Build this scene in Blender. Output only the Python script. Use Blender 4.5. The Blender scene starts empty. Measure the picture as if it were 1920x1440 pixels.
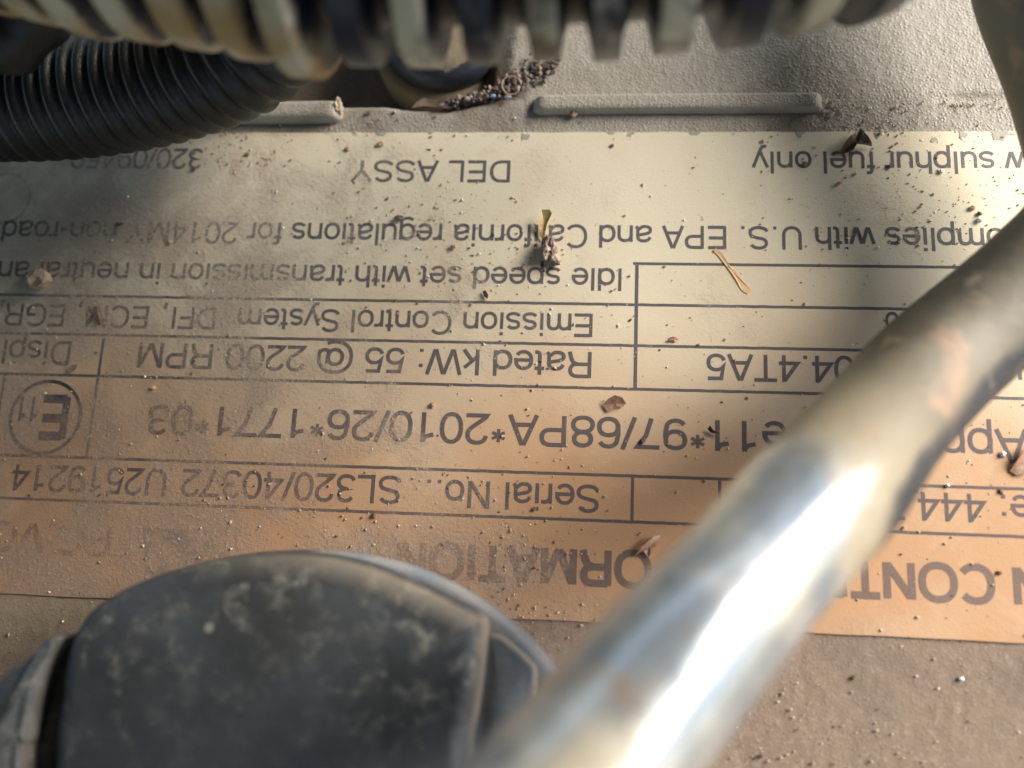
import bpy, bmesh, math, random
import numpy as np
from mathutils import Vector, Matrix, noise

# ------------------------------------------------------------------ camera, sky, sun, exposure
# one unit is one centimetre
S = bpy.context.scene
S.unit_settings.system = 'METRIC'
S.unit_settings.scale_length = 0.01
COL = S.collection
FPX, CAMZ = 1700.0, 8.0
ROT = (math.radians(12.504), math.radians(4.940), math.radians(2.511))
cd = bpy.data.cameras.new('camera'); cam = bpy.data.objects.new('camera', cd)
COL.objects.link(cam); S.camera = cam
cam.location = (0, 0, CAMZ); cam.rotation_euler = ROT
cd.sensor_width = 36; cd.lens = 36 * FPX / 1920
cd.clip_start = 0.1; cd.clip_end = 500
cd.dof.use_dof = True; cd.dof.focus_distance = 8.15
cd.dof.aperture_fstop = cd.lens / 1000 / 0.24
CR = cam.rotation_euler.to_matrix()

SUN = Vector((0.76, 0.43, 0.58)).normalized()
w = bpy.data.worlds.new('World'); S.world = w; w.use_nodes = True
nt = w.node_tree; bg = nt.nodes['Background']
sky = nt.nodes.new('ShaderNodeTexSky'); sky.sky_type = 'NISHITA'; sky.sun_disc = False
sky.sun_elevation = math.asin(SUN.z); sky.sun_rotation = math.atan2(SUN.x, SUN.y)
nt.links.new(sky.outputs[0], bg.inputs[0]); bg.inputs[1].default_value = 0.15
sl = bpy.data.lights.new('sun', 'SUN'); so = bpy.data.objects.new('sun', sl); COL.objects.link(so)
sl.energy = 5.0; sl.angle = math.radians(37); sl.color = (1.0, 0.95, 0.87)
so.rotation_euler = SUN.to_track_quat('Z', 'Y').to_euler()
S.view_settings.view_transform = 'Standard'; S.view_settings.look = 'None'
S.view_settings.exposure = 0.64; S.view_settings.gamma = 1
S.cycles.max_bounces = 6

def P(u, v, z=0.0):
    """the point at height z that the photograph shows at pixel (u, v)"""
    d = CR @ Vector((u - 960, 720 - v, -FPX))
    t = (z - CAMZ) / d.z
    return Vector((d.x * t, d.y * t, z))

HX = 15.5
rnd = random.Random(7)
# ------------------------------------------------------------------ helpers
def link(o, parent=None):
    COL.objects.link(o)
    if parent: o.parent = parent
    return o
def tag(o, label=None, cat=None, group=None, kind=None):
    if label: o['label'] = label
    if cat: o['category'] = cat
    if group: o['group'] = group
    if kind: o['kind'] = kind
    return o
def empty(name, loc, label, cat, group=None):
    o = bpy.data.objects.new(name, None); o.location = loc; o.empty_display_size = 0.3
    link(o); return tag(o, label, cat, group)
def mesh(name, verts, faces, mat, parent=None, smooth=True, loc=(0, 0, 0), attrs=None):
    me = bpy.data.meshes.new(name); me.from_pydata([tuple(v) for v in verts], [], faces); me.update()
    if attrs:
        for k, vals in attrs.items():
            a = me.attributes.new(k, 'FLOAT', 'POINT'); a.data.foreach_set('value', np.asarray(vals, dtype=np.float32))
    me.materials.append(mat)
    if smooth: me.polygons.foreach_set('use_smooth', [True] * len(me.polygons))
    o = bpy.data.objects.new(name, me); o.location = loc
    return link(o, parent)

class N:
    """small node-graph writer"""
    def __init__(s, tree): s.t = tree; s.n = tree.nodes; s.l = tree.links
    def put(s, sock, v):
        if hasattr(v, 'is_linked') or isinstance(v, bpy.types.NodeSocket): s.l.new(v, sock)
        else: sock.default_value = v
    def node(s, typ, **kw):
        n = s.n.new(typ)
        for k, v in kw.items(): setattr(n, k, v)
        return n
    def math(s, op, a, b=0.0, c=None, clamp=False):
        n = s.node('ShaderNodeMath', operation=op, use_clamp=clamp); s.put(n.inputs[0], a); s.put(n.inputs[1], b)
        if c is not None: s.put(n.inputs[2], c)
        return n.outputs[0]
    def noise(s, vec, scale, detail=4.0, rough=0.55, dist=0.0, dims='3D', typ='FBM'):
        n = s.node('ShaderNodeTexNoise', noise_dimensions=dims); s.put(n.inputs['Vector'], vec)
        n.inputs['Scale'].default_value = scale; n.inputs['Detail'].default_value = detail
        n.inputs['Roughness'].default_value = rough; n.inputs['Distortion'].default_value = dist
        return n.outputs['Fac']
    def ramp(s, fac, lo, hi, a=0.0, b=1.0, smooth=True):
        n = s.node('ShaderNodeMapRange', interpolation_type='SMOOTHSTEP' if smooth else 'LINEAR', clamp=True) if smooth else s.node('ShaderNodeMapRange')
        s.put(n.inputs['Value'], fac); s.put(n.inputs['From Min'], lo); s.put(n.inputs['From Max'], hi)
        s.put(n.inputs['To Min'], a); s.put(n.inputs['To Max'], b); return n.outputs[0]
    def mix(s, fac, a, b):
        n = s.node('ShaderNodeMix', data_type='RGBA'); s.put(n.inputs[0], fac)
        for i, v in ((6, a), (7, b)):
            if isinstance(v, tuple) and len(v) == 3: v = v + (1.0,)
            s.put(n.inputs[i], v)
        return n.outputs[2]
    def bump(s, h, strength, dist, normal=None):
        n = s.node('ShaderNodeBump'); s.put(n.inputs['Height'], h); n.inputs['Strength'].default_value = strength
        n.inputs['Distance'].default_value = dist
        if normal is not None: s.l.new(normal, n.inputs['Normal'])
        return n.outputs[0]
    def obj(s): return s.node('ShaderNodeTexCoord').outputs['Object']
    def xyz(s, v):
        n = s.node('ShaderNodeSeparateXYZ'); s.l.new(v, n.inputs[0]); return n.outputs
    def attr(s, name): return s.node('ShaderNodeAttribute', attribute_name=name).outputs['Fac']
def material(name):
    m = bpy.data.materials.new(name); m.use_nodes = True; g = N(m.node_tree); g.b = m.node_tree.nodes['Principled BSDF']
    return m, g
def finish(g, col, rough, normal=None, metal=0.0, spec=0.5):
    g.put(g.b.inputs['Base Color'], col); g.put(g.b.inputs['Roughness'], rough)
    g.put(g.b.inputs['Metallic'], metal); g.put(g.b.inputs['Specular IOR Level'], spec)
    if normal is not None: g.l.new(normal, g.b.inputs['Normal'])

# ------------------------------------------------------------------ materials
YTOP = P(1280, 247.5).y; YBOT = P(1000, 1161).y
def label_material(name, ink):
    """printed film with dust lying over it; ink is 0 for bare film, above 0 for print"""
    m, g = material(name); o = g.obj(); x, y, z = g.xyz(o)
    # yellowed film: cream near the upper edge, tan to orange lower down
    n1 = g.noise(o, 0.55, 3, 0.5); n2 = g.noise(o, 2.2, 4, 0.6)
    yy = g.math('ADD', y, g.math('MULTIPLY', g.math('SUBTRACT', n1, 0.5), 2.6))
    st = g.ramp(yy, 3.1, 0.5)
    film = g.mix(st, (0.87, 0.765, 0.56), (0.60, 0.345, 0.185))
    st2 = g.ramp(n2, 0.56, 0.72)
    film = g.mix(g.math('MULTIPLY', st2, g.math('MULTIPLY', st, 0.45)), film, (0.72, 0.33, 0.14))
    wash = g.ramp(g.noise(o, 1.1, 4, 0.6, 0.6), 0.5, 0.7)
    film = g.mix(g.math('MULTIPLY', wash, 0.30), film, (0.80, 0.58, 0.38))
    # dust: thick on the left and near the lower edge
    bias = g.math('ADD', g.ramp(x, 0.8, -4.4, 0.0, 0.25), g.math('MULTIPLY', g.ramp(y, 0.8, -0.6, 0.0, 0.10), g.ramp(x, 2.4, 0.2)))
    dn = g.math('ADD', g.noise(o, 1.3, 6, 0.62, 0.5), bias)
    fine = g.noise(o, 26, 3, 0.7)
    for (cu, cv, sx, sy, am) in ((830, 1075, 1.3, 0.35, 0.10), (340, 1040, 0.5, 0.35, 0.10), (300, 440, 1.0, 0.25, 0.06), (470, 700, 0.8, 0.25, 0.04), (1700, 420, 0.5, 0.2, 0.05)):
        c = P(cu, cv)
        d2 = g.math('ADD', g.math('POWER', g.math('DIVIDE', g.math('SUBTRACT', x, c.x), sx), 2.0), g.math('POWER', g.math('DIVIDE', g.math('SUBTRACT', y, c.y), sy), 2.0))
        dn = g.math('ADD', dn, g.ramp(d2, 0.0, 2.2, am, 0.0))
    dens = g.ramp(g.math('ADD', dn, g.math('MULTIPLY', g.math('SUBTRACT', fine, 0.5), 0.18)), 0.54, 0.88)
    dcol = g.mix(g.noise(o, 3.0, 3), (0.35, 0.255, 0.19), (0.47, 0.345, 0.27))
    if ink > 0:
        wear = g.ramp(g.math('ADD', g.noise(o, 34, 3, 0.7), g.math('MULTIPLY', dens, 0.15)), 0.77, 0.62)
        inkf = g.math('MULTIPLY', g.math('MULTIPLY', wear, ink), g.ramp(dens, 0.0, 1.0, 1.0, 0.78))
        inkc = g.mix(st, (0.035, 0.040, 0.072), (0.075, 0.072, 0.085))
        if ink > 0.95: inkf = g.math('MAXIMUM', inkf, g.ramp(g.noise(o, 30, 3, 0.7), 0.66, 0.50, 0.1, 0.8))
        if ink < 0.6: inkf = g.math('MULTIPLY', g.ramp(g.math('ADD', g.noise(o, 5, 4, 0.65), g.math('MULTIPLY', g.noise(o, 30, 2), 0.4)), 0.55, 0.85), 1.4 * ink)
        under = g.mix(inkf, film, inkc)
    else:
        under = film
    col = g.mix(g.math('MULTIPLY', dens, 0.55 if 0 < ink < 0.6 else 0.42 if ink > 0 else 0.62), under, dcol)
    crust = g.math('MULTIPLY', g.ramp(dens, 0.7, 1.0), g.ramp(g.noise(o, 16, 5, 0.75), 0.50, 0.62))
    col = g.mix(g.math('MULTIPLY', crust, 0.45), col, (0.56, 0.46, 0.38))
    # a light even film of fine dust, speckled
    sp = g.ramp(g.noise(o, 70, 2, 0.8), 0.56, 0.75)
    col = g.mix(g.math('MULTIPLY', sp, 0.20), col, (0.33, 0.25, 0.17))
    # grey dirt creeping over the upper edge
    ed = g.math('SUBTRACT', YTOP, y)
    lap = g.ramp(g.math('SUBTRACT', g.noise(o, 4.0, 3, 0.5), g.math('MULTIPLY', ed, 1.15)), 0.545, 0.58)
    col = g.mix(g.math('MULTIPLY', lap, 0.8), col, (0.36, 0.335, 0.29))
    eb = g.math('SUBTRACT', y, YBOT)
    lapb = g.math('MULTIPLY', g.ramp(g.math('SUBTRACT', g.noise(o, 3.0, 5, 0.6), g.math('MULTIPLY', eb, 0.55)), 0.42, 0.60), g.ramp(x, 1.6, -1.0, 0.15, 1.0))
    col = g.mix(g.math('MULTIPLY', lapb, 0.75), col, (0.40, 0.295, 0.205))
    h = g.math('ADD', g.math('MULTIPLY', fine, g.ramp(dens, 0, 1, 0.35, 1.3)), g.math('MULTIPLY', g.noise(o, 60, 2, 0.7), 0.5))
    h = g.math('ADD', h, g.math('MULTIPLY', g.noise(o, 8, 4, 0.6), g.math('MULTIPLY', dens, 1.0)))
    h = g.math('ADD', h, g.math('MULTIPLY', lap, 1.5)); h = g.math('ADD', h, g.math('MULTIPLY', crust, 1.2))
    nrm = g.bump(h, 0.5, 0.008)
    finish(g, col, g.ramp(dens, 0, 1, 0.5, 0.9), nrm, spec=0.35)
    return m
M_FILM = label_material('yellowed label film', 0.0)
M_INK = label_material('blue black print', 0.88)
M_INKB = label_material('grey bold print', 0.74)
M_MARK = label_material('thick dark print', 1.0)
M_GHOST = label_material('worn away print', 0.48)

def cover_material():
    m, g = material('dusty cast cover'); o = g.obj(); x, y, z = g.xyz(o)
    n = g.noise(o, 1.0, 5, 0.6, 0.4)
    low = g.ramp(y, YTOP - 1, YBOT + 1.0)
    up = g.mix(n, (0.46, 0.42, 0.355), (0.33, 0.285, 0.22))
    dn = g.mix(n, (0.34, 0.245, 0.175), (0.25, 0.175, 0.12))
    dn = g.mix(g.ramp(x, -0.5, -3.0), dn, g.mix(n, (0.46, 0.34, 0.23), (0.34, 0.25, 0.165)))
    col = g.mix(low, up, dn)
    gr = g.noise(o, 22, 3, 0.7)
    vor = g.node('ShaderNodeTexVoronoi'); g.put(vor.inputs['Vector'], o); vor.inputs['Scale'].default_value = 34
    col = g.mix(g.ramp(gr, 0.52, 0.72, 0, 0.35), col, (0.52, 0.47, 0.39))
    col = g.mix(g.ramp(g.noise(o, 45, 2, 0.8), 0.60, 0.72, 0, 0.5), col, (0.14, 0.105, 0.075))
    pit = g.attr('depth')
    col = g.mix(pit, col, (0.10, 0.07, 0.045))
    h = g.math('ADD', g.math('MULTIPLY', gr, 1.0), g.math('MULTIPLY', g.ramp(vor.outputs['Distance'], 0.0, 0.6, 1.0, 0.0), 0.8))
    h = g.math('ADD', h, g.math('MULTIPLY', g.noise(o, 4, 4, 0.6), 1.4))
    h = g.math('MULTIPLY', h, g.ramp(low, 0, 1, 0.62, 0.30))
    col = g.mix(g.ramp(g.noise(o, 0.7, 4, 0.6, 1.0), 0.50, 0.66, 0, 0.5), col, (0.19, 0.145, 0.105))
    finish(g, col, g.ramp(low, 0, 1, 0.55, 0.8), g.bump(h, 0.7, 0.012), spec=0.5)
    return m
M_COVER = cover_material()

def pipe_material():
    m, g = material('dusty painted pipe'); o = g.obj(); run = g.attr('dusty'); flank = g.attr('crest')
    n = g.noise(o, 0.75, 4, 0.5, 0.4)
    # 1 where rubbed clean: mostly the part nearer the camera
    f = g.ramp(g.math('ADD', g.math('MULTIPLY', n, 0.8), g.math('MULTIPLY', run, 0.34)), 0.58, 0.74)
    dust = g.mix(run, g.mix(g.noise(o, 1.6, 4, 0.6), (0.25, 0.215, 0.155), (0.16, 0.13, 0.085)), g.mix(g.noise(o, 1.6, 4, 0.6), (0.60, 0.52, 0.38), (0.46, 0.36, 0.22)))
    clean = g.mix(g.ramp(g.noise(o, 1.3, 3), 0.4, 0.6), (0.36, 0.40, 0.44), (0.66, 0.64, 0.58))
    rust = g.ramp(g.noise(o, 1.4, 3, 0.6, 0.5), 0.58, 0.68)
    col = g.mix(f, dust, clean); col = g.mix(g.math('MULTIPLY', rust, 0.6), col, (0.48, 0.29, 0.19))
    lf = g.attr('side_shade')
    col = g.mix(g.ramp(g.math('ADD', lf, g.math('MULTIPLY', g.math('SUBTRACT', g.noise(o, 1.1, 3), 0.5), 0.8)), 0.2, 0.75), col, (0.055, 0.043, 0.024))  # dull shading of the left flank, painted in as dark brown
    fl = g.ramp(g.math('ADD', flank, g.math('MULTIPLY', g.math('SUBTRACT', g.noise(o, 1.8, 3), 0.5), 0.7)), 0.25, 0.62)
    col = g.mix(fl, col, (0.035, 0.04, 0.046))  # dark reflection along the right flank, put into the colour
    col = g.mix(g.ramp(g.noise(o, 14, 3, 0.7), 0.60, 0.75, 0, 0.35), col, (0.28, 0.21, 0.13))
    col = g.mix(g.ramp(g.noise(o, 2.4, 5, 0.65, 0.6), 0.55, 0.68, 0, 0.55), col, (0.30, 0.24, 0.15))
    finish(g, col, g.ramp(f, 0, 1, 0.6, 0.25), g.bump(g.noise(o, 6, 4, 0.6), 0.3, 0.03), metal=g.math('MULTIPLY', f, 0.3), spec=0.6)
    g.put(g.b.inputs['Coat Weight'], g.ramp(f, 0, 1, 0.0, 1.0)); g.b.inputs['Coat Roughness'].default_value = 0.14; g.b.inputs['Coat IOR'].default_value = 1.8
    return m
M_PIPE = pipe_material()

def hose_material(name, base, dustc, dust2, lo, hi, rough=0.6, nscale=1.6, amt=1.0, bump=0.4, valley=0.0):
    m, g = material(name); o = g.obj(); c = g.attr('crest'); q = g.attr('dusty')
    n = g.noise(o, nscale, 5, 0.62, 0.3)
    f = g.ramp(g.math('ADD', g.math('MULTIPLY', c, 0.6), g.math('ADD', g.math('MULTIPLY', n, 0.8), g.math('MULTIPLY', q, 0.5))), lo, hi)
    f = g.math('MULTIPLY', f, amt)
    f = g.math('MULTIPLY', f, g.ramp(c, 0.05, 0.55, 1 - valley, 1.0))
    d = g.mix(g.ramp(g.noise(o, 1.1, 3), 0.42, 0.6), dustc, dust2)
    finish(g, g.mix(f, base, d), g.ramp(f, 0, 1, rough, 0.9), g.bump(g.noise(o, 18, 4, 0.65), bump, 0.02), spec=0.4)
    return m
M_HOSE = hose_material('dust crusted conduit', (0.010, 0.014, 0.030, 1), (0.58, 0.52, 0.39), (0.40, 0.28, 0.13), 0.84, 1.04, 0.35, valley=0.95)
M_BLACKHOSE = hose_material('black ribbed rubber', (0.012, 0.013, 0.012, 1), (0.17, 0.155, 0.12), (0.16, 0.16, 0.17), 0.85, 1.5, 0.42, 2.5, 0.6, 0.35)

def cap_material(name, k, dusty):
    m, g = material(name); o = g.obj()
    base = g.mix(g.ramp(g.noise(o, 0.9, 3), 0.35, 0.65), (0.050 * k, 0.057 * k, 0.065 * k), (0.028 * k, 0.030 * k, 0.030 * k))
    # pale dried veins and smears, plus small round drops
    n = g.noise(o, 2.7, 5, 0.6, 0.7); vein = g.ramp(g.math('ABSOLUTE', g.math('SUBTRACT', n, 0.5)), 0.035, 0.0)
    n2 = g.noise(o, 5.5, 5, 0.65, 0.3); smear = g.ramp(n2, 0.46, 0.68)
    zone = g.ramp(g.math('SUBTRACT', g.noise(o, 0.75, 2, 0.5), g.math('MULTIPLY', g.xyz(o)[1], 0.06)), 0.36, 0.60)
    f = g.math('MULTIPLY', g.math('ADD', g.math('MULTIPLY', vein, smear), g.math('MULTIPLY', smear, 0.45)), g.math('ADD', g.math('MULTIPLY', zone, 0.75), 0.25), clamp=True)
    col = g.mix(g.math('MULTIPLY', f, dusty), base, (0.34, 0.32, 0.275))
    col = g.mix(g.ramp(g.noise(o, 1.4, 4, 0.6), 0.4, 0.75, 0.03, 0.30), col, (0.115, 0.125, 0.12))
    e = g.attr('edge')
    col = g.mix(g.math('MULTIPLY', e, g.ramp(g.noise(o, 3, 3), 0.2, 0.6, 0.6, 1.0)), col, (0.45, 0.36, 0.26))
    sp = g.node('ShaderNodeTexVoronoi'); g.put(sp.inputs['Vector'], o); sp.inputs['Scale'].default_value = 1.7
    col = g.mix(g.ramp(sp.outputs['Distance'], 0.075, 0.04, 0, 0.6), col, (0.5, 0.47, 0.4))
    finish(g, col, 0.55, g.bump(g.noise(o, 12, 4, 0.6), 0.3, 0.02), spec=0.45)
    return m
M_CAP = cap_material('blotchy black plastic', 1.75, 1.0)
M_PANELCAP = cap_material('blue grey faded plastic', 3.2, 0.5)
M_RIM = hose_material('dusted blue grey plastic', (0.20, 0.23, 0.28, 1), (0.48, 0.43, 0.36), (0.34, 0.36, 0.40), 0.30, 1.0, 0.5, 3.0, 0.8, 0.3)

def plain(name, a, b, scale=6, rough=0.8, bump=0.5, spec=0.4, dist=0.02):
    m, g = material(name); o = g.obj()
    finish(g, g.mix(g.ramp(g.noise(o, scale, 4, 0.65), 0.38, 0.62), a, b), rough, g.bump(g.noise(o, scale * 3, 4, 0.7), bump, dist), spec=spec)
    return m
M_STONE = plain('pale brown stone', (0.58, 0.47, 0.34), (0.44, 0.31, 0.18))
M_GRIT = plain('pinkish grit', (0.55, 0.42, 0.34), (0.20, 0.13, 0.10), 12, 0.6)
M_DARK = plain('dark brown crumb', (0.16, 0.10, 0.065), (0.30, 0.20, 0.13), 10, 0.7)
M_RUST = plain('rust flake', (0.42, 0.22, 0.13), (0.62, 0.43, 0.31), 7, 0.8)
M_LEAF = plain('brown dead leaf', (0.13, 0.065, 0.035), (0.26, 0.19, 0.12), 7, 0.6)
M_STRAW = plain('yellow straw', (0.85, 0.62, 0.26), (0.70, 0.48, 0.20), 6, 0.5)
M_STAIN = plain('flat orange straw', (0.86, 0.58, 0.30), (0.80, 0.52, 0.26), 5, 0.5, 0.2)
M_BRIGHT = plain('quartz grain', (0.85, 0.82, 0.76), (0.60, 0.55, 0.48), 12, 0.12, 0.2, 0.9)
M_BLACKGRIT = plain('black glassy grit', (0.014, 0.012, 0.016), (0.16, 0.11, 0.085), 14, 0.3, 0.6, 0.7)
M_BLUEWHITE = plain('blue white grain', (0.62, 0.70, 0.85), (0.45, 0.52, 0.68), 12, 0.2, 0.2, 0.8)
M_HUSK = plain('pale husk', (0.58, 0.40, 0.27), (0.42, 0.26, 0.16), 8, 0.6)
M_PANEL = plain('dark unseen bonnet', (0.05, 0.045, 0.03), (0.07, 0.06, 0.04), 1, 0.6)

# ------------------------------------------------------------------ engine cover
def px_poly(pts, z=0.0): return [P(u, v, z) for u, v in pts]
LEDGE = px_poly([(-900, 196), (300, 196), (560, 193), (640, 195), (720, 196), (775, 203), (840, 206), (890, 197), (945, 190), (984, 188), (978, 172), (962, 150), (958, 118), (966, 60), (985, 0), (1000, -120)])
def seg_dist(px, py, a, b):
    ax, ay, bx, by = a.x, a.y, b.x, b.y
    dx, dy = bx - ax, by - ay
    t = np.clip(((px - ax) * dx + (py - ay) * dy) / (dx * dx + dy * dy), 0, 1)
    return np.hypot(px - ax - t * dx, py - ay - t * dy)
ZC = -0.009
def cover():
    step = 0.036
    xs = np.arange(-8.2, 8.2, step); ys = np.arange(-5.6, 7.2, step)
    X, Y = np.meshgrid(xs, ys)
    # inside the cavity: above the ledge line and left of its right end
    inside = np.zeros(X.shape, bool)
    poly = LEDGE + [P(1000, -1200), P(-900, -1200)]
    j = len(poly) - 1
    for i in range(len(poly)):
        a, b = poly[i], poly[j]
        c = ((a.y > Y) != (b.y > Y)) & (X < (b.x - a.x) * (Y - a.y) / (b.y - a.y + 1e-12) + a.x)
        inside ^= c; j = i
    D = np.full(X.shape, 9.0)
    for a, b in zip(LEDGE[:-1], LEDGE[1:]): D = np.minimum(D, seg_dist(X, Y, a, b))
    sd = np.where(inside, D, -D)
    t = np.clip((sd + 0.03) / 0.16, 0, 1); t = t * t * (3 - 2 * t)
    Z = ZC - 0.62 * t
    rx = np.clip((X - P(740, 150).x) / 1.0, 0, 1)
    Z = Z + 0.56 * t * rx * rx                                   # the floor rises to the right under the gravel
    k = 0.0
    rs = np.random.RandomState(3)
    for f in (1.7, 3.1, 6.3, 11.0):
        p1, p2, a1 = rs.rand() * 6, rs.rand() * 6, rs.rand() * 3
        k = k + np.sin(X * f * np.cos(a1) + Y * f * np.sin(a1) + p1) * np.sin(Y * f * 1.2 + p2) / f
    under = ((Y < YTOP - 0.02) & (Y > YBOT + 0.02))
    amp = np.where(under, 0.0, 0.006)
    Z = Z + amp * (k - 1.1) + np.where(under | (t > 0.9), 0, (rs.rand(*X.shape) - 0.8) * 0.009)
    # long shallow dip at the right, behind the pipe
    ya = P(1800, 183).y
    Z += -0.035 * np.exp(-((Y - ya) / 0.035) ** 2) * np.clip((X - P(1740, 183).x) / 0.3, 0, 1)
    ny, nx = X.shape
    V = np.stack([X.ravel(), Y.ravel(), Z.ravel()], 1)
    idx = np.arange(nx * ny).reshape(ny, nx)
    F = np.stack([idx[:-1, :-1], idx[:-1, 1:], idx[1:, 1:], idx[1:, :-1]], -1).reshape(-1, 4)
    me = bpy.data.meshes.new('engine_cover')
    me.vertices.add(len(V)); me.vertices.foreach_set('co', V.astype(np.float32).ravel())
    me.loops.add(F.size); me.loops.foreach_set('vertex_index', F.ravel().astype(np.int32))
    me.polygons.add(len(F)); me.polygons.foreach_set('loop_start', np.arange(0, F.size, 4, dtype=np.int32))
    me.update(calc_edges=True); me.validate()
    me.polygons.foreach_set('use_smooth', [True] * len(me.polygons))
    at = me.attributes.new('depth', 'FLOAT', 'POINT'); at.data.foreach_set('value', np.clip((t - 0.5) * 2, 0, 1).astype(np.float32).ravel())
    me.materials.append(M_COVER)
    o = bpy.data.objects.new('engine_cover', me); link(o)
    tag(o, 'grainy grey brown cast engine cover lying under everything', None, None, 'structure')
    return o
COVER = cover()

def rib(a, b, width, height, label=None, chip=0.0):
    """raised rib with sloping flanks and a rounded end"""
    d = (b - a); L = d.length; d.normalize(); n = Vector((-d.y, d.x, 0))
    prof = [(-0.53, -0.05), (-0.50, 0.30), (-0.46, 0.85), (-0.40, 0.97), (-0.2, 1.0), (0.2, 1.0), (0.38, 0.95), (0.50, 0.6), (0.60, -0.05)]
    st = [(-0.02, 0.0), (0.0, 0.35), (0.02, 0.7), (0.05, 0.93), (0.10, 1.0)]
    ss = [(s, k) for s, k in st] + [(0.10 + (L - 0.2) * i / 60, 1.0) for i in range(1, 60)] + [(L - s, k) for s, k in reversed(st)]
    vs, fs = [], []
    for s, k in ss:
        for (q, h) in prof:
            wob = 0.008 * math.sin(s * 2.1)
            p = a + d * s + n * (q * width * (0.62 + 0.38 * k) + wob * 0.5)
            vs.append((p.x, p.y, ZC + height * max(h * k, -0.03) ))
    m = len(prof)
    for i in range(len(ss) - 1):
        for j in range(m - 1):
            fs.append((i * m + j, (i + 1) * m + j, (i + 1) * m + j + 1, i * m + j + 1))
    o = mesh('raised_rib', vs, fs, M_COVER, COVER)
    if label: o['label'] = label
    return o
rib(P(1003, 193, 0.06), P(1541, 187, 0.06), 0.175, 0.10)
rib(P(300, 212, 0.06), P(636, 206, 0.06), 0.20, 0.12)

# ------------------------------------------------------------------ lettering
AD = dict(zip("ABCDEFGHIJKLMNOPRSTUVWYabcdefghiklmnoprstuvwy", [667, 667, 722, 722, 667, 611, 778, 722, 278, 500, 667, 556, 833, 722, 778, 667, 722, 667, 611, 722, 667, 944, 667,
    556, 556, 500, 556, 556, 278, 556, 556, 222, 500, 222, 833, 556, 556, 556, 333, 500, 278, 556, 500, 722, 500]))
AD.update({c: 556 for c in '0123456789'}); AD.update({' ': 278, '.': 278, ',': 278, ':': 278, '/': 278, '*': 389, '@': 1015, '-': 333})
def arc(cx, cy, rx, ry, a0, a1, n=None):
    n = n or max(4, int(abs(a1 - a0) / 15))
    out = []
    for i in range(n + 1):
        a = math.radians(a0 + (a1 - a0) * i / n); c, s = math.cos(a), math.sin(a)
        e = 0.90
        out.append((cx + rx * math.copysign(abs(c) ** e, c), cy + ry * math.copysign(abs(s) ** e, s)))
    return out
def closed(p): return list(p[:-1]) + ['z']
H, XH = 676, 482                                                  # centre-line heights for caps and lower case
B = 42
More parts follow.
